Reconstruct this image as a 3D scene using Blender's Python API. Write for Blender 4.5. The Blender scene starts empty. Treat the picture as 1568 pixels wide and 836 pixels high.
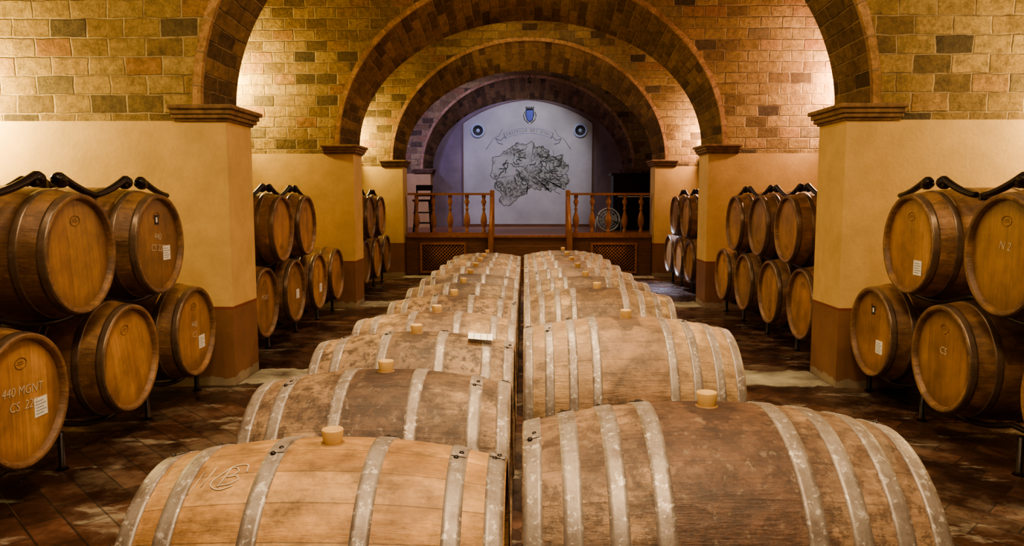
import bpy, math, random
from mathutils import Vector, Matrix
random.seed(7)
S = bpy.context.scene
COL = S.collection
pi = math.pi
try:
    S.view_settings.view_transform='AgX'; S.view_settings.look='AgX - Medium High Contrast'; S.view_settings.exposure=0.5
except Exception as e: print(e)

# ------------------------------------------------------------------ helpers
def mesh_obj(name, V, F, mats, fm=None, uv=None, smooth=False, parent=None):
    me = bpy.data.meshes.new(name)
    me.from_pydata([tuple(v) for v in V], [], F)
    for m in mats: me.materials.append(m)
    if fm:
        for p, i in zip(me.polygons, fm): p.material_index = i
    if uv:
        l = me.uv_layers.new(name="UVMap")
        for p, u in zip(me.polygons, uv):
            for k, li in enumerate(p.loop_indices): l.data[li].uv = u[k]
    if smooth is True:
        for p in me.polygons: p.use_smooth = True
    elif smooth:
        for p, s in zip(me.polygons, smooth): p.use_smooth = bool(s)
    me.update()
    ob = bpy.data.objects.new(name, me)
    COL.objects.link(ob)
    if parent: ob.parent = parent
    return ob

class MB:
    """mesh builder"""
    def __init__(s): s.V=[]; s.F=[]; s.M=[]; s.S=[]; s.U=[]
    def quad(s, pts, m=0, uv=None, smooth=False):
        b=len(s.V); s.V+= [Vector(p) for p in pts]; s.F.append(list(range(b,b+len(pts)))); s.M.append(m); s.S.append(smooth)
        s.U.append(uv if uv else [(p[0],p[2]) for p in pts])
    def box(s, x0,x1,y0,y1,z0,z1,m=0,mat=None):
        P=[(x0,y0,z0),(x1,y0,z0),(x1,y1,z0),(x0,y1,z0),(x0,y0,z1),(x1,y0,z1),(x1,y1,z1),(x0,y1,z1)]
        P=[Vector(p) for p in P]
        Q=[(mat@p if mat else p) for p in P]
        b=len(s.V); s.V+=Q
        for f,ax in (((0,3,2,1),2),((4,5,6,7),2),((0,1,5,4),1),((2,3,7,6),1),((1,2,6,5),0),((3,0,4,7),0)):
            s.F.append([b+i for i in f]); s.M.append(m); s.S.append(False)
            s.U.append([((P[i].x,P[i].y) if ax==2 else (P[i].x,P[i].z) if ax==1 else (P[i].y,P[i].z)) for i in f])
    def tube(s, pts, r, m=0, n=8, caps=True):
        pts=[Vector(p) for p in pts]; b=len(s.V); N=len(pts)
        rr = r if isinstance(r,(list,tuple)) else [r]*N
        for i,p in enumerate(pts):
            t=(pts[min(i+1,N-1)]-pts[max(i-1,0)]).normalized()
            up=Vector((0,0,1)) if abs(t.z)<.95 else Vector((1,0,0))
            a=t.cross(up).normalized(); c=a.cross(t)
            for k in range(n):
                an=2*pi*k/n; s.V.append(p+(a*math.cos(an)+c*math.sin(an))*rr[i])
        for i in range(N-1):
            for k in range(n):
                s.F.append([b+i*n+k,b+i*n+(k+1)%n,b+(i+1)*n+(k+1)%n,b+(i+1)*n+k]); s.M.append(m); s.S.append(True); s.U.append([(0,0)]*4)
        if caps:
            s.F.append([b+k for k in range(n)][::-1]); s.M.append(m); s.S.append(False); s.U.append([(0,0)]*n)
            s.F.append([b+(N-1)*n+k for k in range(n)]); s.M.append(m); s.S.append(False); s.U.append([(0,0)]*n)
    def lathe(s, prof, org=(0,0,0), m=0, n=16, axis='Z', smooth=True):
        b=len(s.V); o=Vector(org)
        for r,h in prof:
            for k in range(n):
                a=2*pi*k/n
                if axis=='Z': v=Vector((r*math.cos(a),r*math.sin(a),h))
                elif axis=='X': v=Vector((h,r*math.cos(a),r*math.sin(a)))
                else: v=Vector((r*math.cos(a),h,r*math.sin(a)))
                s.V.append(o+v)
        for i in range(len(prof)-1):
            for k in range(n):
                s.F.append([b+i*n+k,b+i*n+(k+1)%n,b+(i+1)*n+(k+1)%n,b+(i+1)*n+k]); s.M.append(m); s.S.append(smooth); s.U.append([(0,0)]*4)
    def obj(s, name, mats, parent=None, loc=None):
        o=mesh_obj(name,s.V,s.F,mats,s.M,s.U,s.S,parent)
        if loc: o.location=loc
        return o

# ------------------------------------------------------------------ materials
def newmat(name):
    m=bpy.data.materials.new(name); m.use_nodes=True
    nt=m.node_tree; nt.nodes.clear()
    out=nt.nodes.new('ShaderNodeOutputMaterial'); b=nt.nodes.new('ShaderNodeBsdfPrincipled')
    nt.links.new(b.outputs[0],out.inputs[0])
    return m,nt,b
def nd(nt,t,**kw):
    n=nt.nodes.new(t)
    for k,v in kw.items(): setattr(n,k,v)
    return n
def sock(nt,s,v):
    if isinstance(v,bpy.types.NodeSocket): nt.links.new(v,s)
    else: s.default_value=v
def math_(nt,op,a,b=None,c=None,clamp=False):
    n=nd(nt,'ShaderNodeMath',operation=op); n.use_clamp=clamp
    sock(nt,n.inputs[0],a)
    if b is not None: sock(nt,n.inputs[1],b)
    if c is not None: sock(nt,n.inputs[2],c)
    return n.outputs[0]
def ramp(nt,fac,stops,interp='LINEAR'):
    n=nd(nt,'ShaderNodeValToRGB'); n.color_ramp.interpolation=interp
    e=n.color_ramp.elements
    while len(e)<len(stops): e.new(0.5)
    for i,(p,c) in enumerate(stops):
        e[i].position=p; e[i].color=(c[0],c[1],c[2],1) if not isinstance(c,(int,float)) else (c,c,c,1)
    nt.links.new(fac,n.inputs[0]); return n.outputs[0]
def mix(nt,fac,a,b,mode='MIX'):
    n=nd(nt,'ShaderNodeMix',data_type='RGBA',blend_type=mode)
    sock(nt,n.inputs[0],fac)
    for s,v in ((n.inputs[6],a),(n.inputs[7],b)):
        if isinstance(v,tuple): s.default_value=(v[0],v[1],v[2],1)
        else: nt.links.new(v,s)
    return n.outputs[2]
def noise(nt,vec,scale,detail=4,rough=.55,w=None):
    n=nd(nt,'ShaderNodeTexNoise')
    if w is not None:
        n.noise_dimensions='4D'; sock(nt,n.inputs['W'],w)
    if vec is not None: nt.links.new(vec,n.inputs['Vector'])
    n.inputs['Scale'].default_value=scale; n.inputs['Detail'].default_value=detail; n.inputs['Roughness'].default_value=rough
    return n.outputs['Fac']
def vscale(nt,vec,s):
    n=nd(nt,'ShaderNodeVectorMath',operation='MULTIPLY'); nt.links.new(vec,n.inputs[0]); n.inputs[1].default_value=s; return n.outputs[0]
def cscale(nt,col,f):
    n=nd(nt,'ShaderNodeVectorMath',operation='SCALE'); nt.links.new(col,n.inputs[0]); sock(nt,n.inputs['Scale'],f); return n.outputs[0]
def bump(nt,b,h,strength=.5,dist=.02):
    n=nd(nt,'ShaderNodeBump'); n.inputs['Strength'].default_value=strength; n.inputs['Distance'].default_value=dist
    nt.links.new(h,n.inputs['Height']); nt.links.new(n.outputs[0],b.inputs['Normal'])

def brick_mat(name, stops, mortar, w=.27,h=.135, ms=.006, warp=.028):
    m,nt,b=newmat(name)
    tc=nd(nt,'ShaderNodeTexCoord'); geo=nd(nt,'ShaderNodeNewGeometry')
    uv=tc.outputs['UV']
    wn=nd(nt,'ShaderNodeTexNoise'); wn.inputs['Scale'].default_value=6; wn.inputs['Detail'].default_value=5
    nt.links.new(uv,wn.inputs['Vector'])
    sub=nd(nt,'ShaderNodeVectorMath',operation='SUBTRACT'); nt.links.new(wn.outputs['Color'],sub.inputs[0]); sub.inputs[1].default_value=(.5,.5,.5)
    sc=vscale(nt,sub.outputs[0],(warp*1.4,warp,0))
    ad=nd(nt,'ShaderNodeVectorMath',operation='ADD'); nt.links.new(uv,ad.inputs[0]); nt.links.new(sc,ad.inputs[1])
    def br(sz,smooth):
        n=nd(nt,'ShaderNodeTexBrick'); nt.links.new(ad.outputs[0],n.inputs['Vector'])
        n.inputs['Color1'].default_value=(0,0,0,1); n.inputs['Color2'].default_value=(1,1,1,1); n.inputs['Mortar'].default_value=(.5,.5,.5,1)
        n.inputs['Scale'].default_value=1; n.inputs['Mortar Size'].default_value=sz; n.inputs['Mortar Smooth'].default_value=smooth
        n.inputs['Brick Width'].default_value=w; n.inputs['Row Height'].default_value=h
        n.offset=.43
        return n
    k=br(ms,.5)
    base=ramp(nt,k.outputs['Color'],stops)
    pos=geo.outputs['Position']
    n1=noise(nt,pos,16,10,.75); n2=noise(nt,pos,1.1,4); n3=noise(nt,pos,60,4,.7)
    base=mix(nt,1.0,base,ramp(nt,n1,[(.28,.35),(.48,.9),(.72,1.5)]),'MULTIPLY')
    base=mix(nt,1.0,base,ramp(nt,n3,[(.3,.75),(.7,1.2)]),'MULTIPLY')
    base=mix(nt,1.0,base,ramp(nt,n2,[(.3,(.66,.60,.52)),(.7,(1.15,1.15,1.1))]),'MULTIPLY')
    mo=mix(nt,ramp(nt,noise(nt,pos,7,5),[(.35,0),(.55,1)]),(mortar[0]*.45,mortar[1]*.4,mortar[2]*.36),mortar)
    col=mix(nt,k.outputs['Fac'],base,mo)
    nt.links.new(col,b.inputs['Base Color']); b.inputs['Roughness'].default_value=.9
    k2=br(ms*1.6,1.0)
    hgt=math_(nt,'SUBTRACT',math_(nt,'ADD',math_(nt,'MULTIPLY',n1,1.2),math_(nt,'MULTIPLY',k.outputs['Color'],.6)),math_(nt,'MULTIPLY',k2.outputs['Fac'],.55))
    bump(nt,b,hgt,1.0,.034)
    return m

TUFA=[(0,(.11,.08,.045)),(.07,(.23,.155,.07)),(.2,(.40,.265,.115)),(.5,(.49,.34,.15)),(.74,(.56,.40,.185)),(.86,(.44,.235,.11)),(.95,(.60,.44,.22)),(1,(.17,.125,.07))]
M_brick=brick_mat('tufa_block_masonry',TUFA,(.62,.46,.26))
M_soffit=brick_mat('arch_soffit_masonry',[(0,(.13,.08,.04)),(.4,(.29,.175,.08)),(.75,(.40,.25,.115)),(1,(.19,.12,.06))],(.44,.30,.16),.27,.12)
M_rim=brick_mat('arch_rim_brick',[(0,(.55,.32,.17)),(1,(.80,.50,.29))],(.6,.45,.3),.24,.08,.005)

def plaster_mat():
    m,nt,b=newmat('ochre_plaster_with_dado')
    geo=nd(nt,'ShaderNodeNewGeometry'); sp=nd(nt,'ShaderNodeSeparateXYZ'); nt.links.new(geo.outputs['Position'],sp.inputs[0])
    pos=geo.outputs['Position']; n1=noise(nt,pos,1.7,6,.6); n2=noise(nt,pos,30,4)
    up=mix(nt,n1,(.60,.385,.145),(.74,.51,.225))
    lo=mix(nt,n1,(.17,.075,.034),(.27,.13,.06))
    z=sp.outputs[2]
    f=math_(nt,'GREATER_THAN',z,.60); f2=math_(nt,'LESS_THAN',z,.578)
    c=mix(nt,f,(.22,.06,.028),up); c=mix(nt,f2,c,lo)
    sc=math_(nt,'MULTIPLY',math_(nt,'LESS_THAN',z,math_(nt,'MULTIPLY',noise(nt,pos,9,6),.13)),.7)
    c=mix(nt,sc,c,(.34,.29,.20))
    c=mix(nt,1.0,c,ramp(nt,noise(nt,pos,4,8,.7),[(.3,.80),(.7,1.08)]),'MULTIPLY')
    nt.links.new(c,b.inputs['Base Color']); b.inputs['Roughness'].default_value=.65
    bump(nt,b,math_(nt,'ADD',n2,math_(nt,'MULTIPLY',n1,2)),.15,.01)
    return m
M_plaster=plaster_mat()
def simple(name,c,rough=.6,metal=0,var=.25,scale=8,bumps=.1,c2=None,coords='Object',stretch=(1,1,1)):
    m,nt,b=newmat(name); tc=nd(nt,'ShaderNodeTexCoord')
    v=vscale(nt,tc.outputs[coords],stretch)
    n=noise(nt,v,scale,6,.6)
    c2=c2 or tuple(x*(1-var) for x in c)
    nt.links.new(mix(nt,ramp(nt,n,[(.3,0),(.7,1)]),c2,c),b.inputs['Base Color'])
    b.inputs['Roughness'].default_value=rough; b.inputs['Metallic'].default_value=metal
    if bumps: bump(nt,b,n,bumps,.01)
    return m
M_cornice=simple('terracotta_cornice',(.32,.19,.10),.85,0,.55,14,.6)
M_iron=simple('black_iron',(.028,.018,.014),.35,.5,.4,20,.2)
M_wood=simple('varnished_brown_wood',(.42,.18,.07),.4,0,.45,5,.1,stretch=(6,6,1))
M_woodd=simple('dark_stage_wood',(.20,.09,.042),.5,0,.45,5,.1,stretch=(1,6,6))
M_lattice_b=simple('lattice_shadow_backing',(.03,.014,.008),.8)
M_white=simple('white_plaster',(.52,.52,.49),.8,0,.3,1.5,.05)
M_back=simple('back_wall_plaster',(.30,.24,.24),.8,0,.4,2,.05)
M_stone=simple('worn_threshold_stone',(.50,.47,.34),.6,0,.7,3.2,.3,c2=(.07,.045,.03))
M_paper=simple('paper',(.85,.83,.78),.7,0,.05,3,0)
M_ink=simple('ink_black',(.02,.02,.022),.6,0,.2,6,0)
M_chalk=simple('chalk',(.72,.62,.48),.9,0,.3,40,0)
M_bluei=simple('blue_enamel',(.02,.05,.40),.4,0,.2,10,0)
M_bronze=simple('engraved_tan',(.24,.13,.045),.6,0,.3,40,0)
M_bung=simple('silicone_bung',(.60,.38,.16),.5,0,.3,12,.05)
M_grey=simple('grey_paint',(.30,.32,.36),.5,0,.2,10,0)
M_ring=simple('light_blue_ring',(.45,.55,.70),.4,0,.2,10,0)

def floor_mat():
    m,nt,b=newmat('worn_terracotta_floor')
    tc=nd(nt,'ShaderNodeTexCoord'); mp=nd(nt,'ShaderNodeMapping'); mp.inputs['Rotation'].default_value=(0,0,pi/4)
    nt.links.new(tc.outputs['Object'],mp.inputs['Vector'])
    k=nd(nt,'ShaderNodeTexBrick'); nt.links.new(mp.outputs[0],k.inputs['Vector'])
    k.inputs['Color1'].default_value=(0,0,0,1); k.inputs['Color2'].default_value=(1,1,1,1); k.inputs['Scale'].default_value=1
    k.inputs['Mortar Size'].default_value=.005; k.inputs['Brick Width'].default_value=.30; k.inputs['Row Height'].default_value=.15; k.inputs['Mortar Smooth'].default_value=.3
    o=tc.outputs['Object']
    n1=noise(nt,o,3,9,.7); n2=noise(nt,o,22,6,.7); n3=noise(nt,o,.9,5,.6); n4=noise(nt,vscale(nt,o,(1,2.2,1)),1.9,7,.65)
    c=ramp(nt,k.outputs['Color'],[(0,(.032,.016,.011)),(.5,(.060,.029,.018)),(1,(.10,.046,.028))])
    c=mix(nt,1.0,c,ramp(nt,n1,[(.3,.35),(.52,1.0),(.72,2.2)]),'MULTIPLY')
    dust=ramp(nt,math_(nt,'MULTIPLY',n1,n3),[(.25,0),(.36,1)])
    c=mix(nt,math_(nt,'MULTIPLY',dust,.5),c,(.20,.155,.105))
    # pale streaks painted into the colour as reflections on the glossy tiles
    c=mix(nt,math_(nt,'MULTIPLY',ramp(nt,n4,[(.585,0),(.65,1)]),.65),c,(.36,.31,.23))
    c=mix(nt,math_(nt,'MULTIPLY',k.outputs['Fac'],.6),c,(.035,.025,.018))
    nt.links.new(c,b.inputs['Base Color'])
    nt.links.new(ramp(nt,n1,[(.35,.12),(.65,.42)]),b.inputs['Roughness'])
    h=math_(nt,'ADD',math_(nt,'MULTIPLY',n2,.4),math_(nt,'MULTIPLY',noise(nt,o,5,2),1.6))
    bump(nt,b,math_(nt,'SUBTRACT',math_(nt,'ADD',h,math_(nt,'MULTIPLY',k.outputs['Color'],.3)),math_(nt,'MULTIPLY',k.outputs['Fac'],.8)),.38,.018)
    return m
M_floor=floor_mat()

def stave_mat(name,c1,c2,dark,stain=.5,centre=0.0,spots=0.0,nst=26,L=1.0,rough=.5,seamk=.45):
    m,nt,b=newmat(name)
    tc=nd(nt,'ShaderNodeTexCoord'); oi=nd(nt,'ShaderNodeObjectInfo'); sp=nd(nt,'ShaderNodeSeparateXYZ')
    o=tc.outputs['Object']; nt.links.new(o,sp.inputs[0])
    rw=math_(nt,'MULTIPLY',oi.outputs['Random'],60.0)
    ang=math_(nt,'ARCTAN2',sp.outputs[1],sp.outputs[2])
    a=math_(nt,'MULTIPLY',math_(nt,'ADD',ang,pi+.12),nst/(2*pi))
    fl=math_(nt,'FLOOR',a); fr=math_(nt,'FRACT',a)
    wn=nd(nt,'ShaderNodeTexWhiteNoise',noise_dimensions='2D')
    cb=nd(nt,'ShaderNodeCombineXYZ'); nt.links.new(fl,cb.inputs[0]); nt.links.new(rw,cb.inputs[1]); nt.links.new(cb.outputs[0],wn.inputs['Vector'])
    grain=noise(nt,vscale(nt,o,(2.5,20,20)),3.0,6,.65,rw)
    big=noise(nt,vscale(nt,o,(1.6,2.6,2.6)),2.2,9,.68,rw)
    blot=noise(nt,vscale(nt,o,(1,1.3,1.3)),8.0,10,.75,rw)
    base=mix(nt,wn.outputs['Value'],c1,c2)
    base=mix(nt,1.0,base,ramp(nt,grain,[(.3,.74),(.55,1.0),(.75,1.15)]),'MULTIPLY')
    base=mix(nt,1.0,base,ramp(nt,blot,[(.36,.38),(.5,1.0),(.66,1.5)]),'MULTIPLY')
    st=ramp(nt,big,[(.44,0),(.54,1)])
    base=mix(nt,math_(nt,'MULTIPLY',st,stain),base,dark)
    if centre>0:
        cx=math_(nt,'ABSOLUTE',sp.outputs[0])
        d=math_(nt,'ADD',cx,math_(nt,'MULTIPLY',math_(nt,'SUBTRACT',blot,.5),.32))
        msk=ramp(nt,math_(nt,'DIVIDE',d,L*.5),[(.28,1),(.44,0)])
        base=mix(nt,math_(nt,'MULTIPLY',msk,centre),base,mix(nt,ramp(nt,blot,[(.38,0),(.62,1)]),(dark[0]*.35,dark[1]*.33,dark[2]*.32),(dark[0]*1.35,dark[1]*1.3,dark[2]*1.3)))
    if spots>0:
        s1=noise(nt,o,24,7,.8,rw)
        base=mix(nt,math_(nt,'MULTIPLY',ramp(nt,s1,[(.50,0),(.55,1)]),spots),base,(dark[0]*.4,dark[1]*.4,dark[2]*.4))
        s2=noise(nt,o,38,4,.75,rw)
        base=mix(nt,math_(nt,'MULTIPLY',ramp(nt,s2,[(.57,0),(.64,1)]),spots*.6),base,(.34,.26,.18))
    if centre>0:
        rb=math_(nt,'SQRT',math_(nt,'ADD',math_(nt,'POWER',sp.outputs[0],2.0),math_(nt,'MULTIPLY',math_(nt,'POWER',sp.outputs[1],2.0),.2)))
        ms=math_(nt,'LESS_THAN',math_(nt,'ADD',rb,math_(nt,'MULTIPLY',math_(nt,'SUBTRACT',blot,.5),.16)),.065)
        ms=math_(nt,'MULTIPLY',ms,math_(nt,'GREATER_THAN',sp.outputs[2],0.0))
        base=mix(nt,math_(nt,'MULTIPLY',ms,.6),base,(.035,.018,.014))
    seam=math_(nt,'GREATER_THAN',math_(nt,'ABSOLUTE',math_(nt,'SUBTRACT',fr,.5)),.484)
    base=mix(nt,math_(nt,'MULTIPLY',seam,seamk),base,(.03,.015,.008))
    base=cscale(nt,base,math_(nt,'ADD',math_(nt,'MULTIPLY',oi.outputs['Random'],.35),.8))
    nt.links.new(base,b.inputs['Base Color'])
    nt.links.new(ramp(nt,grain,[(.3,rough+.15),(.7,rough-.08)]),b.inputs['Roughness'])
    bump(nt,b,math_(nt,'SUBTRACT',math_(nt,'ADD',grain,math_(nt,'MULTIPLY',blot,1.0)),math_(nt,'MULTIPLY',seam,.8)),.5,.010)
    return m
def hoop_mat(name,c,c2,spot=.6,rough=.5,metal=.35):
    m,nt,b=newmat(name); tc=nd(nt,'ShaderNodeTexCoord'); oi=nd(nt,'ShaderNodeObjectInfo')
    rw=math_(nt,'MULTIPLY',oi.outputs['Random'],60.0); o=tc.outputs['Object']
    n1=noise(nt,o,9,8,.75,rw); n2=noise(nt,o,48,4,.75,rw)
    col=mix(nt,ramp(nt,n1,[(.38,0),(.62,1)]),c,c2)
    col=mix(nt,math_(nt,'MULTIPLY',ramp(nt,n2,[(.56,0),(.62,1)]),spot),col,(.58,.52,.46))
    nt.links.new(col,b.inputs['Base Color']); b.inputs['Roughness'].default_value=rough; b.inputs['Metallic'].default_value=metal
    bump(nt,b,n2,.2,.004); return m
def head_mat(name,c1,c2):
    m,nt,b=newmat(name); tc=nd(nt,'ShaderNodeTexCoord'); oi=nd(nt,'ShaderNodeObjectInfo')
    rw=math_(nt,'MULTIPLY',oi.outputs['Random'],60.0); o=tc.outputs['Object']; sp=nd(nt,'ShaderNodeSeparateXYZ'); nt.links.new(o,sp.inputs[0])
    a=math_(nt,'MULTIPLY',math_(nt,'ADD',sp.outputs[1],.5),1/.085)
    fl=math_(nt,'FLOOR',a); fr=math_(nt,'FRACT',a)
    wn=nd(nt,'ShaderNodeTexWhiteNoise',noise_dimensions='2D'); cb=nd(nt,'ShaderNodeCombineXYZ'); nt.links.new(fl,cb.inputs[0]); nt.links.new(rw,cb.inputs[1]); nt.links.new(cb.outputs[0],wn.inputs['Vector'])
    grain=noise(nt,vscale(nt,o,(22,30,1.5)),2.5,6,.6,rw); big=noise(nt,o,4,7,.68,rw)
    col=mix(nt,wn.outputs['Value'],c1,c2)
    col=mix(nt,1.0,col,ramp(nt,grain,[(.3,.72),(.6,1.05)]),'MULTIPLY')
    col=mix(nt,1.0,col,ramp(nt,big,[(.32,.5),(.62,1.12)]),'MULTIPLY')
    r=math_(nt,'SQRT',math_(nt,'ADD',math_(nt,'POWER',sp.outputs[1],2.0),math_(nt,'POWER',sp.outputs[2],2.0)))
    col=mix(nt,math_(nt,'MULTIPLY',ramp(nt,r,[(.20,0),(.285,1)]),.55),col,(.12,.06,.025))
    seam=math_(nt,'GREATER_THAN',math_(nt,'ABSOLUTE',math_(nt,'SUBTRACT',fr,.5)),.488)
    col=mix(nt,math_(nt,'MULTIPLY',seam,.35),col,(.06,.03,.012))
    col=cscale(nt,col,math_(nt,'ADD',math_(nt,'MULTIPLY',oi.outputs['Random'],.5),.68))
    nt.links.new(col,b.inputs['Base Color']); b.inputs['Roughness'].default_value=.45
    bump(nt,b,grain,.15,.004); return m

W_orange=stave_mat('staves_honey_oak',(.48,.26,.10),(.58,.34,.15),(.28,.14,.06),.5,0,.15,24,.9,.45,.5)
W_dark=stave_mat('staves_dark_mottled',(.21,.13,.075),(.29,.185,.105),(.085,.047,.028),.75,.92,.6,24,.9)
W_mott=stave_mat('staves_mottled',(.31,.195,.105),(.41,.26,.145),(.12,.066,.036),.55,.6,.85,24,.9)
W_r1=stave_mat('staves_wine_stained',(.25,.155,.09),(.35,.22,.13),(.12,.063,.038),.65,.92,.55,26,1.0,.5,.35)
W_r2=stave_mat('staves_tan_weathered',(.33,.21,.11),(.41,.27,.145),(.21,.125,.068),.6,.85,.22,26,1.0)
W_far=stave_mat('staves_aged',(.31,.20,.105),(.43,.28,.15),(.13,.075,.04),.75,.8,.5,26,1.0)
W_side=stave_mat('staves_side_oak',(.25,.13,.058),(.34,.185,.085),(.13,.065,.032),.6,.0,.0,28,.95,.34)
H_gal=hoop_mat('galvanised_hoop',(.34,.29,.25),(.17,.13,.105),.8)
H_side=hoop_mat('brown_hoop',(.23,.155,.10),(.13,.085,.055),.08,.34,.5)
HD=head_mat('barrel_head_oak',(.40,.20,.078),(.52,.28,.11))

# ------------------------------------------------------------------ barrels
def barrel_mesh(name,L,R,Rh,hoops,hw,wood,hoop,bung=True,rivets=False,seg=72,seed=0,lip=.03,chalk=False,t=.0045):
    rnd=random.Random(seed)
    mb=MB()
    def rad(x): 
        u=abs(2*x/L); return Rh+(R-Rh)*(1-u**2.1)
    nx=28
    prof=[(Rh-.028,-L/2+lip),(Rh-.022,-L/2+.003),(Rh-.018,-L/2),(Rh-.004,-L/2)]
    prof+=[(rad(-L/2+L*i/nx),-L/2+L*i/nx) for i in range(nx+1)]
    prof+=[(Rh-.004,L/2),(Rh-.018,L/2),(Rh-.022,L/2-.003),(Rh-.028,L/2-lip)]
    mb.lathe(prof,m=0,n=seg,axis='X')
    for sgn in (-1,1):
        x=sgn*(L/2-lip)
        prof=[(Rh-.024,x),(.15,x+sgn*.003),(.0001,x+sgn*.003)]
        mb.lathe(prof,m=2,n=seg,axis='X')
        pts=[(x+sgn*.004,.039*math.cos(a),.17+.026*math.sin(a)) for a in [2*pi*i/24 for i in range(25)]]
        mb.tube(pts,.0016,m=4,n=5,caps=False)
        mb.box(min(x,x+sgn*.0045),max(x,x+sgn*.0045),-.024,.024,.165,.169,4); mb.box(min(x,x+sgn*.0045),max(x,x+sgn*.0045),-.018,.018,.175,.179,4)
    for hx in hoops:
        for sgn in (-1,1):
            c=hx*sgn; a,b_=c-hw/2,c+hw/2
            if a<-L/2+.003: a,b_=-L/2+.003,-L/2+.003+hw
            if b_>L/2-.003: a,b_=L/2-.003-hw,L/2-.003
            c=(a+b_)/2
            xs=[a+(b_-a)*i/4 for i in range(5)]
            pr=[(rad(xs[0])-.002,xs[0])]+[(rad(q)+t,q) for q in xs]+[(rad(xs[-1])-.002,xs[-1])]
            mb.lathe(pr,m=1,n=seg,axis='X',smooth=True)
            if rivets:
                th=rnd.uniform(-.35,.45)
                rr=rad(c)+t
                b0=len(mb.V); 
                arc=[th+.06+.18*i/6/rr*.4 for i in range(7)]
                for an in arc:
                    for q in (a+.002,b_-.002):
                        rq=rad(q)+t+.0022; mb.V.append(Vector((q,rq*math.sin(an),rq*math.cos(an))))
                for i in range(6):
                    mb.F.append([b0+2*i,b0+2*i+1,b0+2*i+3,b0+2*i+2]); mb.M.append(1); mb.S.append(True); mb.U.append([(0,0)]*4)
                for q in (-.012,.012):
                    an=th+ .09+(q*1.2)/rr
                    ctr=Vector((c+ (q*.5),(rr+.002)*math.sin(an),(rr+.002)*math.cos(an)))
                    nrm=Vector((0,math.sin(an),math.cos(an))); tx=Vector((1,0,0)); ty=nrm.cross(tx)
                    base=len(mb.V); n=10
                    for ring,(rd,hh) in enumerate(((.007,0),(.0055,.003),(.001,.004))):
                        for k in range(n):
                            al=2*pi*k/n; mb.V.append(ctr+tx*rd*math.cos(al)+ty*rd*math.sin(al)+nrm*hh)
                    for ring in range(2):
                        for k in range(n):
                            mb.F.append([base+ring*n+k,base+ring*n+(k+1)%n,base+(ring+1)*n+(k+1)%n,base+(ring+1)*n+k]); mb.M.append(5); mb.S.append(True); mb.U.append([(0,0)]*4)
    if bung:
        h=R
        mb.lathe([(.022,h-.01),(.0235,h+.002),(.028,h+.034),(.0265,h+.038),(.018,h+.038),(.015,h+.034),(.0001,h+.034)],m=3,n=24)
        mb.lathe([(.032,h-.004),(.030,h+.0008),(.020,h+.0008)],m=4,n=24)
    if chalk:
        def sp(x,s,off=.0012):
            r=rad(x); an=-s/r; return (x,(r+off)*math.sin(an),(r+off)*math.cos(an))
        x0,s0=-.24,.14
        el=[(x0+.03+(.036+.006*math.sin(3*q))*math.cos(q)-.014*math.sin(q),s0+.040*math.sin(q)) for q in [.9+2*pi*i/28 for i in range(24)]]
        mb.tube([sp(*p) for p in el],.0016,m=6,n=5)
        Bp=[(-.008,.038),(0,.0),(.006,-.040),(.02,-.036),(.030,-.02),(.018,-.004),(.004,.003),(.028,.000),(.038,.016),(.02,.032),(-.012,.034)]
        mb.tube([sp(x0+.015+p[0],s0+p[1]*.8) for p in Bp],.0016,m=6,n=5)
        mb.tube([sp(x0-.060,s0+.040),sp(x0-.045,s0-.03),sp(x0-.035,s0+.024),sp(x0-.02,s0-.04)],.0015,m=6,n=5)
    me_ob=mb.obj(name,[wood,hoop,HD,M_bung,M_bronze,M_iron,M_chalk])
    me=me_ob.data; bpy.data.objects.remove(me_ob)
    return me
LL=.89
HL=[.125,.325,.43]; HR=[.17,.275,.38,.475]
mesh_l1=barrel_mesh('barrel_honey',LL,.355,.30,HL,.044,W_orange,H_gal,rivets=True,seed=1,chalk=True)
mesh_l2=barrel_mesh('barrel_dark',LL,.355,.30,HL,.044,W_dark,H_gal,rivets=True,seed=2)
mesh_l3=barrel_mesh('barrel_mottled',LL,.355,.30,HL,.044,W_mott,H_gal,rivets=True,seed=3)
mesh_lf=barrel_mesh('barrel_far_small',LL,.355,.30,HL,.042,W_far,H_gal,seed=4,seg=56)
mesh_r1=barrel_mesh('barrel_stained',1.0,.42,.355,HR,.046,W_r1,H_gal,rivets=True,seed=5)
mesh_r2=barrel_mesh('barrel_tan',1.0,.42,.355,HR,.042,W_r2,H_gal,rivets=True,seed=6)
mesh_rf=barrel_mesh('barrel_far_big',1.0,.42,.355,HR,.042,W_far,H_gal,seed=7,seg=56)
HS=[.14,.33,.455]
mesh_s=barrel_mesh('barrel_side',.95,.35,.302,HS,.040,W_side,H_side,bung=False,seed=8,t=.003)

def put(me,name,loc,rz=0,rx=0):
    o=bpy.data.objects.new(name,me); COL.objects.link(o); o.location=loc
    o.rotation_euler=(rx,0,rz); return o
XL=-.56; XR=.425
LR=[(1.86,.785,mesh_l1),(2.60,.80,mesh_l2),(3.37,.80,mesh_l3),(4.15,.775,mesh_lf),(5.2,.735,mesh_l3),(6.0,.73,mesh_lf),(6.78,.725,mesh_l2),(7.56,.72,mesh_lf),(8.34,.71,mesh_l3),(9.1,.70,mesh_lf),(9.88,.69,mesh_lf)]
RR=[(1.99,.85,mesh_r1),(3.63,.83,mesh_r2),(5.1,.80,mesh_rf),(6.05,.78,mesh_rf),(6.95,.77,mesh_r2),(7.85,.76,mesh_r1),(8.75,.75,mesh_rf),(9.65,.74,mesh_rf)]
for y,zt,me in LR: put(me,'wine_barrel',(XL,y,max(zt-.355,.33)),0,random.uniform(-.03,.03))
for y,zt,me in RR: put(me,'wine_barrel',(XR,y,zt-.42),0,random.uniform(-.03,.03))
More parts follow.
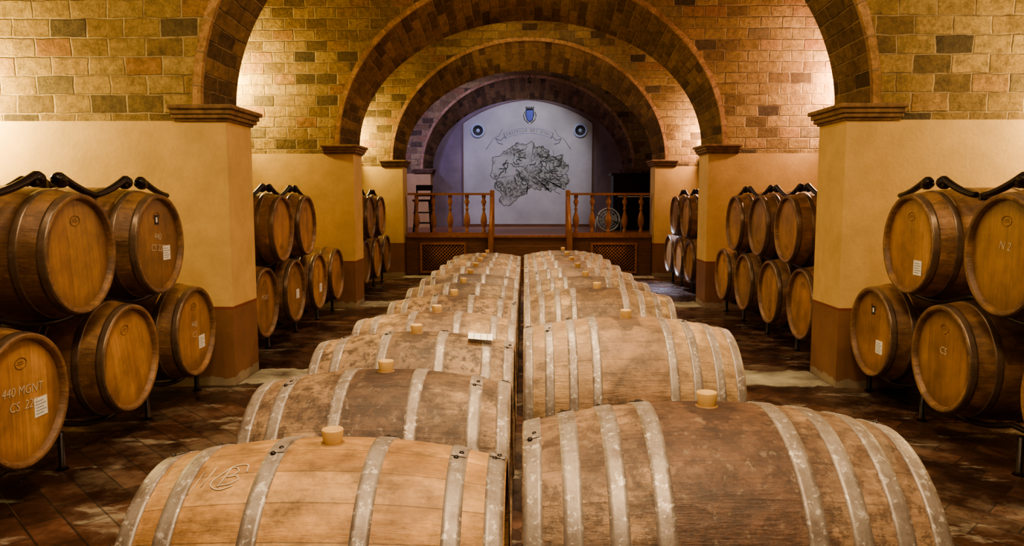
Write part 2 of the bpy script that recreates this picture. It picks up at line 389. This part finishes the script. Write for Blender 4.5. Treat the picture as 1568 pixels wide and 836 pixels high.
for nm,cx,dx,Rc in (('barrel_cradle',XL,.29,.331),('barrel_cradle',XR,.33,.3915)):
    mb=MB()
    rows = LR if cx<0 else RR
    for s in (-1,1):
        x=cx+s*dx
        for y,zt,me in rows:
            R=.355 if cx<0 else .42
            for q in (-1,1):
                yy=y+q*.22
                top=(zt-R)-math.sqrt(Rc**2-.185**2)-.014
                mb.box(x-.03,x+.03,yy-.035,yy+.035,.0,max(top,.01))
    mb.obj(nm,[M_woodd])

tag=MB(); tag.box(-.055,.055,-.035,.035,0,.001)
for i in range(3): tag.box(-.03+i*.03,-.028+i*.03,-.035,.035,.001,.0014,1)
to=tag.obj('paper_tag',[M_paper,M_ink]); to.location=(-.07-.195,3.30,.803-.008); to.rotation_euler=(math.radians(12),math.radians(5),.05)

def text_child(parent,txt,loc,size,mat,rot=(pi/2,0,pi/2),name='chalk_writing',extr=.0004,shear=.15):
    cu=bpy.data.curves.new(name,'FONT'); cu.body=txt; cu.size=size; cu.align_x='CENTER'; cu.align_y='CENTER'; cu.extrude=extr; cu.shear=shear
    cu.materials.append(mat); cu.resolution_u=3; cu.offset=-.0008
    o=bpy.data.objects.new(name,cu); COL.objects.link(o); o.parent=parent; o.location=loc; o.rotation_euler=rot; return o

SXL,SXR=2.32,2.30
def side(sign,y,z,label=None,chalk=None,sticker=False):
    SX=SXL if sign<0 else SXR
    x=sign*(SX+.475)
    r = 0 if (label or chalk) else random.choice([0,.1,-.15,.2,3.05])
    o=bpy.data.objects.new('wine_barrel',mesh_s); COL.objects.link(o); o.location=(x,y,z)
    M=Matrix.Rotation(0 if sign<0 else pi,4,'Z')@Matrix.Rotation(r,4,'X')
    o.rotation_euler=M.to_euler()
    hx=.475-.03+.0042
    if label:
        mb=MB(); w,h=.047,.045; ly,lz=label
        mb.box(hx,hx+.001,ly-w,ly+w,lz-h,lz+h,0)
        for i in range(5):
            mb.box(hx+.001,hx+.0015,ly-w*.8,ly+w*(.8 if i%2 else .4),lz+h*(.6-.32*i)-.0022,lz+h*(.6-.32*i)+.0022,1)
        mb.obj('label',[M_paper,M_grey],parent=o)
    if chalk:
        for i,t in enumerate(chalk):
            if t: text_child(o,t,(hx+.001,.0,.045-.07*i),.060,M_chalk,rot=(pi/2,.08,pi/2))
    if sticker:
        mb=MB(); mb.box(hx,hx+.001,-.028,.022,.12,.18,0); mb.box(hx+.001,hx+.0014,-.013,.007,.135,.165,1); mb.obj('sticker',[M_ink,M_paper],parent=o)
    return o
ZL,ZU=.495,1.125
Lb={-1:[([3.30,4.22,5.08],[2.86,3.79,4.62]),([6.5,7.35,8.2,9.0],[7.0,7.8]),([10.65,11.48,12.3],[11.05,11.88])],
     1:[([3.25,4.27,5.14],[3.78,4.70]),([6.48,7.32,8.18,9.05],[6.88,7.72,8.6]),([10.9,11.65,12.45],[11.2,12.02])]}
LAB={(-1,3.30,0):dict(label=(.12,-.06),chalk=['440 MGNT','CS  223']),
 (-1,5.08,0):dict(label=(.11,-.09),chalk=['440','CS']),(-1,4.62,1):dict(label=(.11,-.06),chalk=['440','CS 223'],sticker=True),
 (-1,7.35,0):dict(label=(.1,-.04)),(-1,6.5,0):dict(chalk=['MGNT']),(-1,8.2,0):dict(label=(.1,-.08)),
 (1,5.14,0):dict(label=(.10,-.09),sticker=True),(1,4.70,1):dict(label=(.10,-.14)),(1,3.78,1):dict(chalk=['N 2','']),(1,4.27,0):dict(chalk=['CS',''])}
def rack(sign,low,up):
    SX=SXL if sign<0 else SXR
    mb=MB(); xs=[SX+.16,SX+.79]
    def wave(ys,zlo,zhi,ext=.43,r=.016,x=0):
        y0,y1=min(ys)-ext,max(ys)+ext; N=int((y1-y0)/.035); pts=[]
        for i in range(N+1):
            y=y0+(y1-y0)*i/N
            d=min(abs(y-q) for q in ys); u=min(d/.43,1)
            pts.append((sign*x,y,zlo+(zhi-zlo)*(u**1.8)))
        mb.tube(pts,r)
    for x in xs:
        rr=.350-.05*((abs(x-SX-.475)/.475)**2)+.003
        wave(low,ZL-rr-.017,ZL-rr+.075,x=x,ext=.36)
        ys=sorted(low); mids=[min(ys)-.3]+[(a+b)/2 for a,b in zip(ys,ys[1:])]+[max(ys)+.3]
        for m_ in mids:
            mb.tube([(sign*x,m_,.0),(sign*x,m_,.02),(sign*x,m_,.2)],[.035,.018,.018])
        wave(up,ZU-rr-.017,ZU-rr+.06,x=x,ext=.38)
        ys=sorted(up); zt=ZU+rr+.015
        for q in ys:
            for sg in (-1,1):
                pts=[]; rad_=[]
                for k in range(12):
                    a=k/11
                    pts.append((sign*x,q+sg*(.43-.33*a),zt-.045+.095*a**1.5)); rad_.append(.017+.006*a)
                for k in range(1,10):
                    a=k/9*pi*1.3
                    pts.append((sign*x,q+sg*(.10-.04*math.sin(a)),zt+.05-.018*(1-math.cos(a)))); rad_.append(.025)
                mb.tube(pts,rad_,n=10)
                mb.lathe([(.0001,-.036),(.025,-.030),(.036,0),(.025,.030),(.0001,.036)],org=(sign*x,q+sg*.085,zt+.032),n=12,axis='X')
    ys=sorted(low); mids=[(a+b)/2 for a,b in zip(ys,ys[1:])]
    for m_ in mids+[min(ys)-.3,max(ys)+.3]:
        mb.tube([(sign*xs[0],m_,.17),(sign*xs[1],m_,.17)],.014)
    ys=sorted(up)
    for m_ in [(a+b)/2 for a,b in zip(ys,ys[1:])]:
        mb.tube([(sign*xs[0],m_,ZU+.285),(sign*xs[1],m_,ZU+.285)],.014)
    mb.obj('barrel_rack',[M_iron])
for sign in (-1,1):
    for low,up in Lb[sign]:
        for y in low: side(sign,y,ZL,**LAB.get((sign,y,0),{}))
        for y in up: side(sign,y,ZU,**LAB.get((sign,y,1),{}))
        rack(sign,low,up)

# ------------------------------------------------------------------ architecture
HWX=5.5; ZS=2.08; ZT=4.75; T=.5; WP=2.25
AO,BO=2.43,2.08
DY=[5.53,9.62,13.5,17.5]
AIN=[(2.36,1.85),(2.27,1.64),(2.27,1.64),(2.25,1.64)]
AI,BI=2.25,1.64
def arched_wall(D,inner,name='arched_wall'):
    AI,BI=inner
    mb=MB(); N=72
    def strip(y,a,b,flip):
        el=[(a*math.cos(pi-pi*i/N),ZS+b*math.sin(pi*i/N)) for i in range(N+1)]
        for i in range(N):
            (x0,z0),(x1,z1)=el[i],el[i+1]
            q=[(x0,y,z0),(x1,y,z1),(x1,y,ZT),(x0,y,ZT)]
            mb.quad(q if not flip else q[::-1],0)
        for s in (-1,1):
            def rect(xa,xb,za,zb,m):
                q=[(s*xa,y,za),(s*xb,y,za),(s*xb,y,zb),(s*xa,y,zb)]
                if (s<0)!=flip: q=q[::-1]
                mb.quad(q,m)
            rect(a,HWX,ZS,ZT,0); rect(WP,HWX,1.97,ZS,0); rect(WP,HWX,0,1.97,1)
    strip(D,AO,BO,False); strip(D+T,AI,BI,True)
    arc=0
    for i in range(N):
        t0,t1=pi-pi*i/N,pi-pi*(i+1)/N
        K=5
        p0=Vector((AO*math.cos(t0),0,ZS+BO*math.sin(t0))); p1=Vector((AO*math.cos(t1),0,ZS+BO*math.sin(t1)))
        dl=(p1-p0).length
        for k in range(K):
            u0,u1=k/K,(k+1)/K
            def P(t,u):
                a=AO+(AI-AO)*u; b=BO+(BI-BO)*u
                return (a*math.cos(t),D+T*u,ZS+b*math.sin(t))
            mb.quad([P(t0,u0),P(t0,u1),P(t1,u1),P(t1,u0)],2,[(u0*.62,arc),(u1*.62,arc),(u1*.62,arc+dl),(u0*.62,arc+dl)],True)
        arc+=dl
    for s in (-1,1):
        q=[(s*WP,D,0),(s*WP,D+T,0),(s*WP,D+T,ZS),(s*WP,D,ZS)]
        mb.quad(q if s<0 else q[::-1],1)
        q=[(s*WP,D,ZS),(s*AO,D,ZS),(s*AI,D+T,ZS),(s*WP,D+T,ZS)]
        mb.quad(q,2)
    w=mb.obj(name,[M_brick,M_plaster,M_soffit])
    rb=MB(); arc=0
    r0=.0; r1=.05; pr=.03
    def E(t,d,y): 
        n=Vector((math.cos(t)/AO,0,math.sin(t)/BO)).normalized()
        return Vector((AO*math.cos(t),y,ZS+BO*math.sin(t)))+n*d
    for i in range(N):
        t0,t1=pi-pi*i/N,pi-pi*(i+1)/N
        dl=(E(t1,0,0)-E(t0,0,0)).length
        sec=[(r0-.012,D+.02),(r0-.012,D-pr),(r1,D-pr),(r1,D+.0)]
        for (da,ya),(db,yb),(ua,ub) in ((sec[0],sec[1],(0,.03)),(sec[1],sec[2],(.03,.075)),(sec[2],sec[3],(.075,.1))):
            rb.quad([E(t0,da,ya),E(t0,db,yb),E(t1,db,yb),E(t1,da,ya)],0,[(arc,ua),(arc,ub),(arc+dl,ub),(arc+dl,ua)],False)
        arc+=dl
    rb.obj('arch_rim',[M_rim],parent=w)
    for s in (-1,1):
        cb=MB()
        for z0,z1,p in ((1.965,1.985,.02),(1.985,2.015,.04),(2.015,2.05,.055),(2.05,2.082,.075)):
            xa,xb=sorted((s*(WP+.37),s*(WP-p)))
            if s<0: xa-=p*.5
            else: xb+=p*.5
            cb.box(xa,xb,D-p,D+T+p,z0,z1)
        co=cb.obj('impost_cornice',[M_cornice],parent=w)
        bv=co.modifiers.new('b','BEVEL'); bv.width=.009; bv.segments=2
    return w
for D,inn in zip(DY,AIN): arched_wall(D,inn)

def slab(name,x0,x1,y0,y1,z0,z1,mat):
    mb=MB(); mb.box(x0,x1,y0,y1,z0,z1); return mb.obj(name,[mat])
fl=slab('floor',-5.7,5.7,-3.7,18.3,-.15,0,M_floor)
def threshold(xa,xb,ya,yb):
    # worn stone strip with a ragged outline
    mb=MB(); n=26; A=[];B=[]
    for i in range(n+1):
        x=xa+(xb-xa)*i/n; A.append((x,ya+random.uniform(-.035,.035),.004)); B.append((x,yb+random.uniform(-.035,.035),.004))
    for i in range(n):
        mb.quad([A[i],A[i+1],B[i+1],B[i]])
        for P,Q in ((A[i],A[i+1]),(B[i+1],B[i])): mb.quad([(P[0],P[1],0),(Q[0],Q[1],0),Q,P])
    mb.obj('trim_threshold',[M_stone])
for D in DY[:2]:
    for xa,xb in ((-2.24,-1.12),(1.05,2.24)): threshold(xa,xb,D+.05,D+T+.04)
for xa,xb in ((-2.24,-1.12),(1.05,2.24)): threshold(xa,xb,13.22,13.62)
def shell(name,x0,x1,y0,y1):
    mb=MB(); mb.box(x0,x1,y0,y1,0,1.97,0); mb.box(x0,x1,y0,y1,1.97,5.4,1); return mb.obj(name,[M_plaster,M_brick])
shell('wall_left',-5.7,-5.5,-3.7,18.3); shell('wall_right',5.5,5.7,-3.7,18.3)
shell('wall_front',-5.5,5.5,-3.7,-3.5)
slab('wall_back',-5.5,5.5,18.0,18.3,0,5.4,M_back)
mb=MB(); edges=[(-3.5,5.53)]+[(DY[i]+T,DY[i+1]) for i in range(3)]
for (a,b) in edges:
    n=20; arc=0
    for i in range(n):
        t0,t1=pi*i/n,pi*(i+1)/n
        def P(t): return ((a+b)/2-(b-a)/2*math.cos(t), 4.70+.55*math.sin(t))
        (ya,za),(yb,zb)=P(t0),P(t1); dl=math.hypot(yb-ya,zb-za)
        mb.quad([(-5.5,ya,za),(-5.5,yb,zb),(5.5,yb,zb),(5.5,ya,za)],0,[(-5.5,arc),(-5.5,arc+dl),(5.5,arc+dl),(5.5,arc)],True); arc+=dl
mb.box(-5.7,5.7,-3.7,18.3,5.3,5.5)
mb.obj('ceiling',[M_brick])

# ------------------------------------------------------------------ stage
ST=.73; SF=13.72
mb=MB()
mb.box(-2.24,2.24,SF,14.01,0,ST-.04,0); mb.box(-2.24,2.24,SF-.03,14.01,ST-.04,ST,1)
mb.box(-5.45,5.45,14.01,17.49,0,ST,1); mb.box(-2.23,2.23,17.49,17.94,0,ST,1)
for i in range(3):
    mb.box(-.60,.66,SF-.03-.26*(i+1),SF-.03-.26*i,0,ST-.18*(i+1),0)
stage=mb.obj('wooden_stage',[M_woodd,M_wood])
for sx in (-1,1):
    mb=MB(); xc=sx*1.56; w,h=.38,.24; zc=.32
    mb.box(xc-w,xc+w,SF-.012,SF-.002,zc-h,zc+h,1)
    for (a,b,c,d) in ((xc-w-.04,xc+w+.04,zc+h,zc+h+.04),(xc-w-.04,xc+w+.04,zc-h-.04,zc-h),(xc-w-.04,xc-w,zc-h,zc+h),(xc+w,xc+w+.04,zc-h,zc+h)):
        mb.box(a,b,SF-.04,SF-.002,c,d,0)
    for sl in (-1,1):
        c=-(w+h)
        while c<w+h:
            z0=max(-h,min(h,(-w-c)/sl)); z1=max(-h,min(h,(w-c)/sl)); za,zb=min(z0,z1),max(z0,z1)
            if zb-za>.02:
                yy=SF-.02-(.006 if sl>0 else 0)
                mb.tube([Vector((xc+c+sl*za,yy,zc+za)),Vector((xc+c+sl*zb,yy,zc+zb))],.0075,n=4)
            c+=.062
    mb.obj('lattice_panel',[M_wood,M_lattice_b],parent=stage)
def rail(x0,x1,n,posts):
    mb=MB(); y=SF+.05
    mb.box(x0,x1,y-.035,y+.035,ST+.0,ST+.05); mb.box(x0,x1,y-.05,y+.05,ST+.73,ST+.77)
    prof=[(.030,.05),(.036,.10),(.020,.12),(.042,.17),(.060,.25),(.050,.33),(.022,.43),(.019,.46),(.036,.48),(.019,.50),(.030,.56),(.050,.61),(.024,.66),(.036,.68),(.036,.73)]
    for i in range(n):
        x=x0+(x1-x0)*(i+.5)/n
        mb.lathe([(r,ST+h) for r,h in prof],org=(x,y,0),n=14)
    for p in posts:
        mb.box(p-.04,p+.04,y-.045,y+.045,ST-.0,ST+.82)
    mb.obj('balustrade',[M_wood])
rail(-2.2,-.66,5,[-.66]); rail(.72,2.2,5,[.72])
for sx,x in ((-1,-.66),(1,.72)):
    mb=MB(); y0=SF-.04; y1=SF-.75
    mb.tube([(x,y0,ST+.70),(x,y1,.80)],.03,n=6); mb.box(x-.035,x+.035,y1-.04,y1+.04,0,.88)
    mb.tube([(x,y0-.02,ST-.06),(x,y1,.12)],.03,n=6)
    for k in range(3):
        f=(k+.7)/3.4; y=y0+(y1-y0)*f; zb=ST-.04+(.12-ST)*f; zt=ST+.70+(.8-ST-.70)*f
        mb.tube([(x,y,zb),(x,y,zb+(zt-zb)*.4),(x,y,zb+(zt-zb)*.6),(x,y,zt)],[.02,.036,.018,.025],n=10)
    mb.obj('stair_handrail',[M_wood])

YP=17.955
mb=MB(); N=24; top=[]
PX=1.52
for i in range(N+1):
    x=-PX+2*PX*i/N; top.append((x,ZS+BI*math.sqrt(1-(x/AI)**2)-.02-.10*abs(x/PX)))
for i in range(N):
    (xa,za),(xb,zb)=top[i],top[i+1]
    mb.quad([(xa,YP,ST+.06),(xb,YP,ST+.06),(xb,YP,zb),(xa,YP,za)],0)
mb.box(-PX-.02,-PX,YP-.015,YP+.03,ST,top[0][1],1); mb.box(PX,PX+.02,YP-.015,YP+.03,ST,top[0][1],1)
mb.box(-PX,PX,YP-.015,YP+.02,ST+.002,ST+.06,1)
mb.tube([(x,YP-.002,z) for x,z in top],.008,m=1,n=6)
panel=mb.obj('painted_map_panel',[M_white,M_woodd])
def map_mat():
    m,nt,b=newmat('ink_map_engraving'); tc=nd(nt,'ShaderNodeTexCoord')
    o=tc.outputs['Object']; n1=noise(nt,o,7,9,.7); n2=noise(nt,o,2.6,5,.6)
    ridge=math_(nt,'ABSOLUTE',math_(nt,'SUBTRACT',n1,.5))
    r1=ramp(nt,ridge,[(.010,(.07,.075,.055)),(.045,(.42,.43,.35))])
    w=nd(nt,'ShaderNodeTexWave'); w.inputs['Scale'].default_value=12; w.inputs['Distortion'].default_value=16; w.inputs['Detail'].default_value=5; nt.links.new(o,w.inputs['Vector'])
    r2=ramp(nt,w.outputs['Fac'],[(.15,.35),(.55,1.0)])
    c=mix(nt,.7,r1,r2,'MULTIPLY'); c=mix(nt,ramp(nt,n2,[(.40,.85),(.54,.0)]),c,(.46,.47,.42))
    nt.links.new(c,b.inputs['Base Color']); b.inputs['Roughness'].default_value=.85; return m
M_map=map_mat()
OUT=[(-.88,.12),(-.86,.36),(-.70,.40),(-.58,.52),(-.42,.56),(-.30,.70),(-.12,.63),(.05,.70),(.16,.58),(.34,.62),(.45,.48),(.44,.38),(.60,.34),(.78,.40),(.80,.24),(.92,.14),(.86,-.05),(.93,-.20),(.82,-.38),(.66,-.34),(.50,-.46),(.30,-.36),(.22,-.44),(.05,-.34),(-.08,-.50),(-.25,-.56),(-.38,-.74),(-.62,-.82),(-.74,-.66),(-.66,-.50),(-.82,-.38),(-.80,-.18),(-.92,-.06)]
pts=[]
for i in range(len(OUT)):
    a,b=Vector(OUT[i]),Vector(OUT[(i+1)%len(OUT)])
    for k in range(4):
        p=a.lerp(b,k/4); pts.append((p.x+random.uniform(-.03,.03),p.y+random.uniform(-.03,.03)))
mcx,mcz=.05,2.02
mb=MB()
for i in range(len(pts)):
    a,b=pts[i],pts[(i+1)%len(pts)]
    mb.quad([(mcx,YP-.003,mcz),(mcx+a[0],YP-.003,mcz+a[1]),(mcx+b[0],YP-.003,mcz+b[1])],0)
mb.tube([(mcx+p[0],YP-.004,mcz+p[1]) for p in pts+[pts[0]]],.006,m=1,n=5)
for r in range(80):
    p=Vector((random.uniform(-.78,.72),random.uniform(-.48,.52))); a=random.uniform(-.7,.9); q=[]
    for k in range(9):
        q.append((mcx+p.x,YP-.005,mcz+p.y)); a+=random.uniform(-.8,.8); p=p+Vector((math.cos(a),math.sin(a)))*.022
    mb.tube(q,random.choice([.004,.006,.009,.012]),m=1,n=4)
mb.obj('map_drawing',[M_map,simple('map_ink',(.10,.115,.09),.8,0,.4,20,0)],parent=panel)
mb=MB()
for k,(r0,r1) in enumerate(((1.30,1.318),(1.42,1.438))):
    for i in range(24):
        a0=pi/2+.42-.84*i/24; a1=pi/2+.42-.84*(i+1)/24
        f=lambda a,r:(.02+r*math.cos(a),YP-.004,1.62+r*math.sin(a))
        mb.quad([f(a0,r0),f(a1,r0),f(a1,r1),f(a0,r1)],0)
f=lambda a,r:(.02+r*math.cos(a),YP-.006,1.62+r*math.sin(a))
for s in (-1,1):
    mb.tube([f(pi/2+s*.42,1.30),f(pi/2+s*.42,1.44)],.010,n=4)
    e=f(pi/2+s*.42,1.36); mb.tube([e,(e[0]-s*.10,e[1],e[2]-.10),(e[0]-s*.22,e[1],e[2]-.06),(e[0]-s*.16,e[1],e[2]-.16),(e[0]-s*.05,e[1],e[2]-.19)],.011,n=4)
    mb.tube([(.02+s*.62,YP-.004,3.02),(.02+s*.70,YP-.004,2.86),(.02+s*.82,YP-.004,2.82),(.02+s*1.0,YP-.004,2.55)],.006,n=4)
mb.obj('ribbon_banner',[M_grey],parent=panel)
for i,ch in enumerate('CASTELLO DEI VINI'):
    a=pi/2+.37-.74*i/16
    if ch!=' ': text_child(panel,ch,(.02+1.37*math.cos(a),YP-.004,1.62+1.37*math.sin(a)),.08,M_ink,rot=(pi/2,-(a-pi/2),0),name='banner_letter',shear=0)
mb=MB(); sh=[(-.09,.12),(.09,.12),(.09,-.02),(.06,-.11),(0,-.16),(-.06,-.11),(-.09,-.02)]
mb.quad([(.05+x,YP-.012,3.35+z) for x,z in sh],0)
mb.tube([(.05+x,YP-.012,3.35+z) for x,z in sh+[sh[0]]],.010,m=1,n=5)
for k in range(5): mb.tube([(.05+(k-2)*.035,YP-.01,3.48),(.05+(k-2)*.045,YP-.01,3.54)],[.010,.014],m=1,n=6)
mb.tube([(-.03,YP-.01,3.49),(.13,YP-.01,3.49)],.012,m=1,n=6)
for s in (-1,1): mb.tube([(.05+s*.12,YP-.01,3.42),(.05+s*.15,YP-.01,3.34),(.05+s*.12,YP-.01,3.24),(.05+s*.03,YP-.01,3.16)],.008,m=1,n=5)
mb.obj('heraldic_crest',[M_bluei,M_ink],parent=panel)
for x in (-1.17,1.24):
    mb=MB(); o=(x,YP-.035,2.99)
    mb.lathe([(.165,.034),(.165,-.01),(.130,-.02),(.120,.0)],org=o,m=0,n=32,axis='Y')
    mb.lathe([(.120,.0),(.08,.012),(.05,.02),(.0001,.02)],org=o,m=1,n=32,axis='Y')
    mb.lathe([(.045,.015),(.03,-.004),(.0001,-.008)],org=o,m=0,n=20,axis='Y')
    mb.obj('round_wall_speaker',[M_ring,M_ink],parent=panel)

mb=MB(); sx,sy=-2.02,14.5
STF=ST+.001
for a in (-1,1):
    for b in (-1,1):
        mb.tube([(sx+a*.17,sy+b*.17,STF),(sx+a*.13,sy+b*.13,ST+.62)],.018,n=8)
    mb.tube([(sx+a*.13,sy+.13,ST+.62),(sx+a*.15,sy+.18,ST+.92)],.016,n=8)
for z in (.2,.4):
    for a in (-1,1):
        mb.tube([(sx-.16,sy+a*.16,ST+z),(sx+.16,sy+a*.16,ST+z)],.012,n=6); mb.tube([(sx+a*.16,sy-.16,ST+z),(sx+a*.16,sy+.16,ST+z)],.012,n=6)
mb.box(sx-.18,sx+.18,sy-.18,sy+.18,ST+.61,ST+.65); mb.box(sx-.15,sx+.15,sy+.16,sy+.19,ST+.82,ST+.93); mb.box(sx-.15,sx+.15,sy+.15,sy+.175,ST+.71,ST+.75)
o=mb.obj('bar_stool',[M_iron]); 
mb=MB(); fx,fy,fz=1.53,14.4,ST+.27
for r in (.21,.16,.11,.06):
    for yy in (-.05,.05):
        mb.tube([(fx+r*math.cos(a),fy+yy*(1.2-r*2),fz+r*math.sin(a)) for a in [2*pi*i/28 for i in range(29)]],.007 if r<.2 else .016,n=6,caps=False)
for k in range(12):
    a=2*pi*k/12
    mb.tube([(fx+.03*math.cos(a),fy-.06,fz+.03*math.sin(a)),(fx+.2*math.cos(a),fy-.04,fz+.2*math.sin(a))],.005,n=5)
for k in range(4):
    a=2*pi*k/4; c,s_=math.cos(a),math.sin(a)
    mb.quad([(fx+.03*c,fy-.02,fz+.03*s_),(fx+.17*math.cos(a-.25),fy-.02,fz+.17*math.sin(a-.25)),(fx+.18*math.cos(a+.6),fy+.02,fz+.18*math.sin(a+.6)),(fx+.04*math.cos(a+1),fy+.02,fz+.04*math.sin(a+1))],0)
mb.lathe([(.0001,-.07),(.04,-.065),(.045,.06),(.0001,.1)],org=(fx,fy,fz),axis='Y',n=16)
zf=ST+.013
mb.tube([(fx-.24,fy,zf),(fx-.24,fy,fz),(fx-.19,fy,fz)],.014); mb.tube([(fx+.24,fy,zf),(fx+.24,fy,fz),(fx+.19,fy,fz)],.014)
mb.tube([(fx-.24,fy-.12,zf),(fx-.24,fy+.12,zf)],.012); mb.tube([(fx+.24,fy-.12,zf),(fx+.24,fy+.12,zf)],.012)
mb.tube([(fx-.24,fy,zf),(fx+.24,fy,zf)],.012)
mb.obj('floor_fan',[M_ring])
mb=MB(); cx,cy=2.35,16.2
mb.box(cx-.55,cx+.55,cy-.25,cy+.25,ST+.06,ST+1.15,0); mb.box(cx-.6,cx+.6,cy-.3,cy+.28,ST+1.15,ST+1.2,0); mb.box(cx-.58,cx+.58,cy-.28,cy+.27,ST+.001,ST+.08,0)
mb.box(cx-.5,cx+.5,cy-.42,cy-.25,ST+.62,ST+.70,0); mb.box(cx-.48,cx-.42,cy-.40,cy-.34,ST+.001,ST+.62,0); mb.box(cx+.42,cx+.48,cy-.40,cy-.34,ST+.001,ST+.62,0)
mb.box(cx-.46,cx+.46,cy-.40,cy-.27,ST+.70,ST+.715,1)
mb.obj('upright_piano',[M_iron,M_paper])

mb=MB(); mb.tube([(0.02,13.98,3.76),(0.02,13.98,3.58)],.006); mb.lathe([(.0001,3.6),(.03,3.585),(.045,3.54),(.03,3.50),(.0001,3.49)],org=(.02,13.98,0),n=14)
mb.obj('hanging_hook_lamp',[M_iron])

# ------------------------------------------------------------------ lights
def light(kind,name,loc,e,col,size=.1,target=None,spot=None,blend=.6,spread=None):
    d=bpy.data.lights.new(name,kind); d.energy=e; d.color=col
    if kind=='AREA':
        d.shape='DISK'; d.size=size
        if spread: d.spread=math.radians(spread)
    else: d.shadow_soft_size=size
    if spot: d.spot_size=math.radians(spot); d.spot_blend=blend
    o=bpy.data.objects.new(name,d); COL.objects.link(o); o.location=loc
    if target is not None: o.rotation_euler=(Vector(target)-Vector(loc)).to_track_quat('-Z','Y').to_euler()
    return o
def sconce(x,y,z=1.72):
    mb=MB(); mb.lathe([(.02,z-.12),(.06,z-.08),(.12,z+.02),(.125,z+.03),(.11,z+.02),(.05,z-.06),(.0001,z-.07)],org=(x,y-.16,0),n=20)
    mb.tube([(x,y-.002,z-.06),(x,y-.1,z-.06)],.02); mb.obj('wall_uplighter',[M_cornice])
YEL=(1.0,.76,.30); PINK=(1.0,.60,.40); WARM=(1.0,.75,.46)
for i,D in enumerate(DY[:3]):
    for s,c in ((-1,YEL),(1,PINK if i else (1.0,.72,.34))):
        zz=(2.1,2.80,2.5)[i]
        X=(4.3,3.95,3.2)[i]
        sconce(s*X,D,zz-.28)
        light('POINT','uplight',(s*X,D-.34,zz),(135,150,85)[i],c,.06)
light('AREA','overhead',(0,0.2,4.3),30,WARM,.8,target=(0,2.6,0),spread=80)
light('AREA','overhead',(0,4.0,4.6),28,WARM,.7,target=(0,4.2,0),spread=70)
light('AREA','overhead',(0,7.8,4.9),32,WARM,.7,target=(0,7.8,0),spread=70)
light('AREA','overhead',(0,11.8,4.9),20,WARM,.7,target=(0,11.4,0),spread=70)
for y,e in ((1.5,50),(4.4,14),(7.9,18),(11.9,28)):
    light('AREA','vault_fill',(0,y,4.55),e,WARM,1.0,target=(0,y+.6,0))  # unseen broad fill added under the vault to lift the shadows
for s in (-1,1): light('AREA','aisle_fill',(s*2.3,2.3,4.4),40,WARM,.8,target=(s*2.9,4.6,.6))  # added fill, brightens the dark bodies of the near side barrels
light('SPOT','stage_spot',(-1.2,14.4,4.3),150,(.66,.62,1.0),.1,target=(-.9,18,2.0),spot=70)
light('SPOT','stage_spot',(.8,14.4,4.3),170,(.95,.93,1.0),.1,target=(.0,18,2.2),spot=50)
light('POINT','stage_blue',(-3.2,16.0,3.2),60,(.38,.36,1.0),.1)
light('POINT','stage_lamp',(1.6,15.0,3.9),10,(1.0,.82,.66),.1)
light('SPOT','door_daylight',(1.2,14.3,3.4),1300,(.55,.70,1.0),.05,target=(2.0,11.9,0),spot=24)

w=bpy.data.worlds.new('world'); S.world=w; w.use_nodes=True
w.node_tree.nodes['Background'].inputs[0].default_value=(.3,.2,.12,1); w.node_tree.nodes['Background'].inputs[1].default_value=.1

cd=bpy.data.cameras.new('camera'); cam=bpy.data.objects.new('camera',cd); COL.objects.link(cam)
cd.sensor_width=36; cd.lens=1150/1568*36; cd.clip_start=.05
cam.location=(-.07,0,1.41)
cam.rotation_euler=(math.radians(90-5.71),0,math.radians(.95))
S.camera=cam
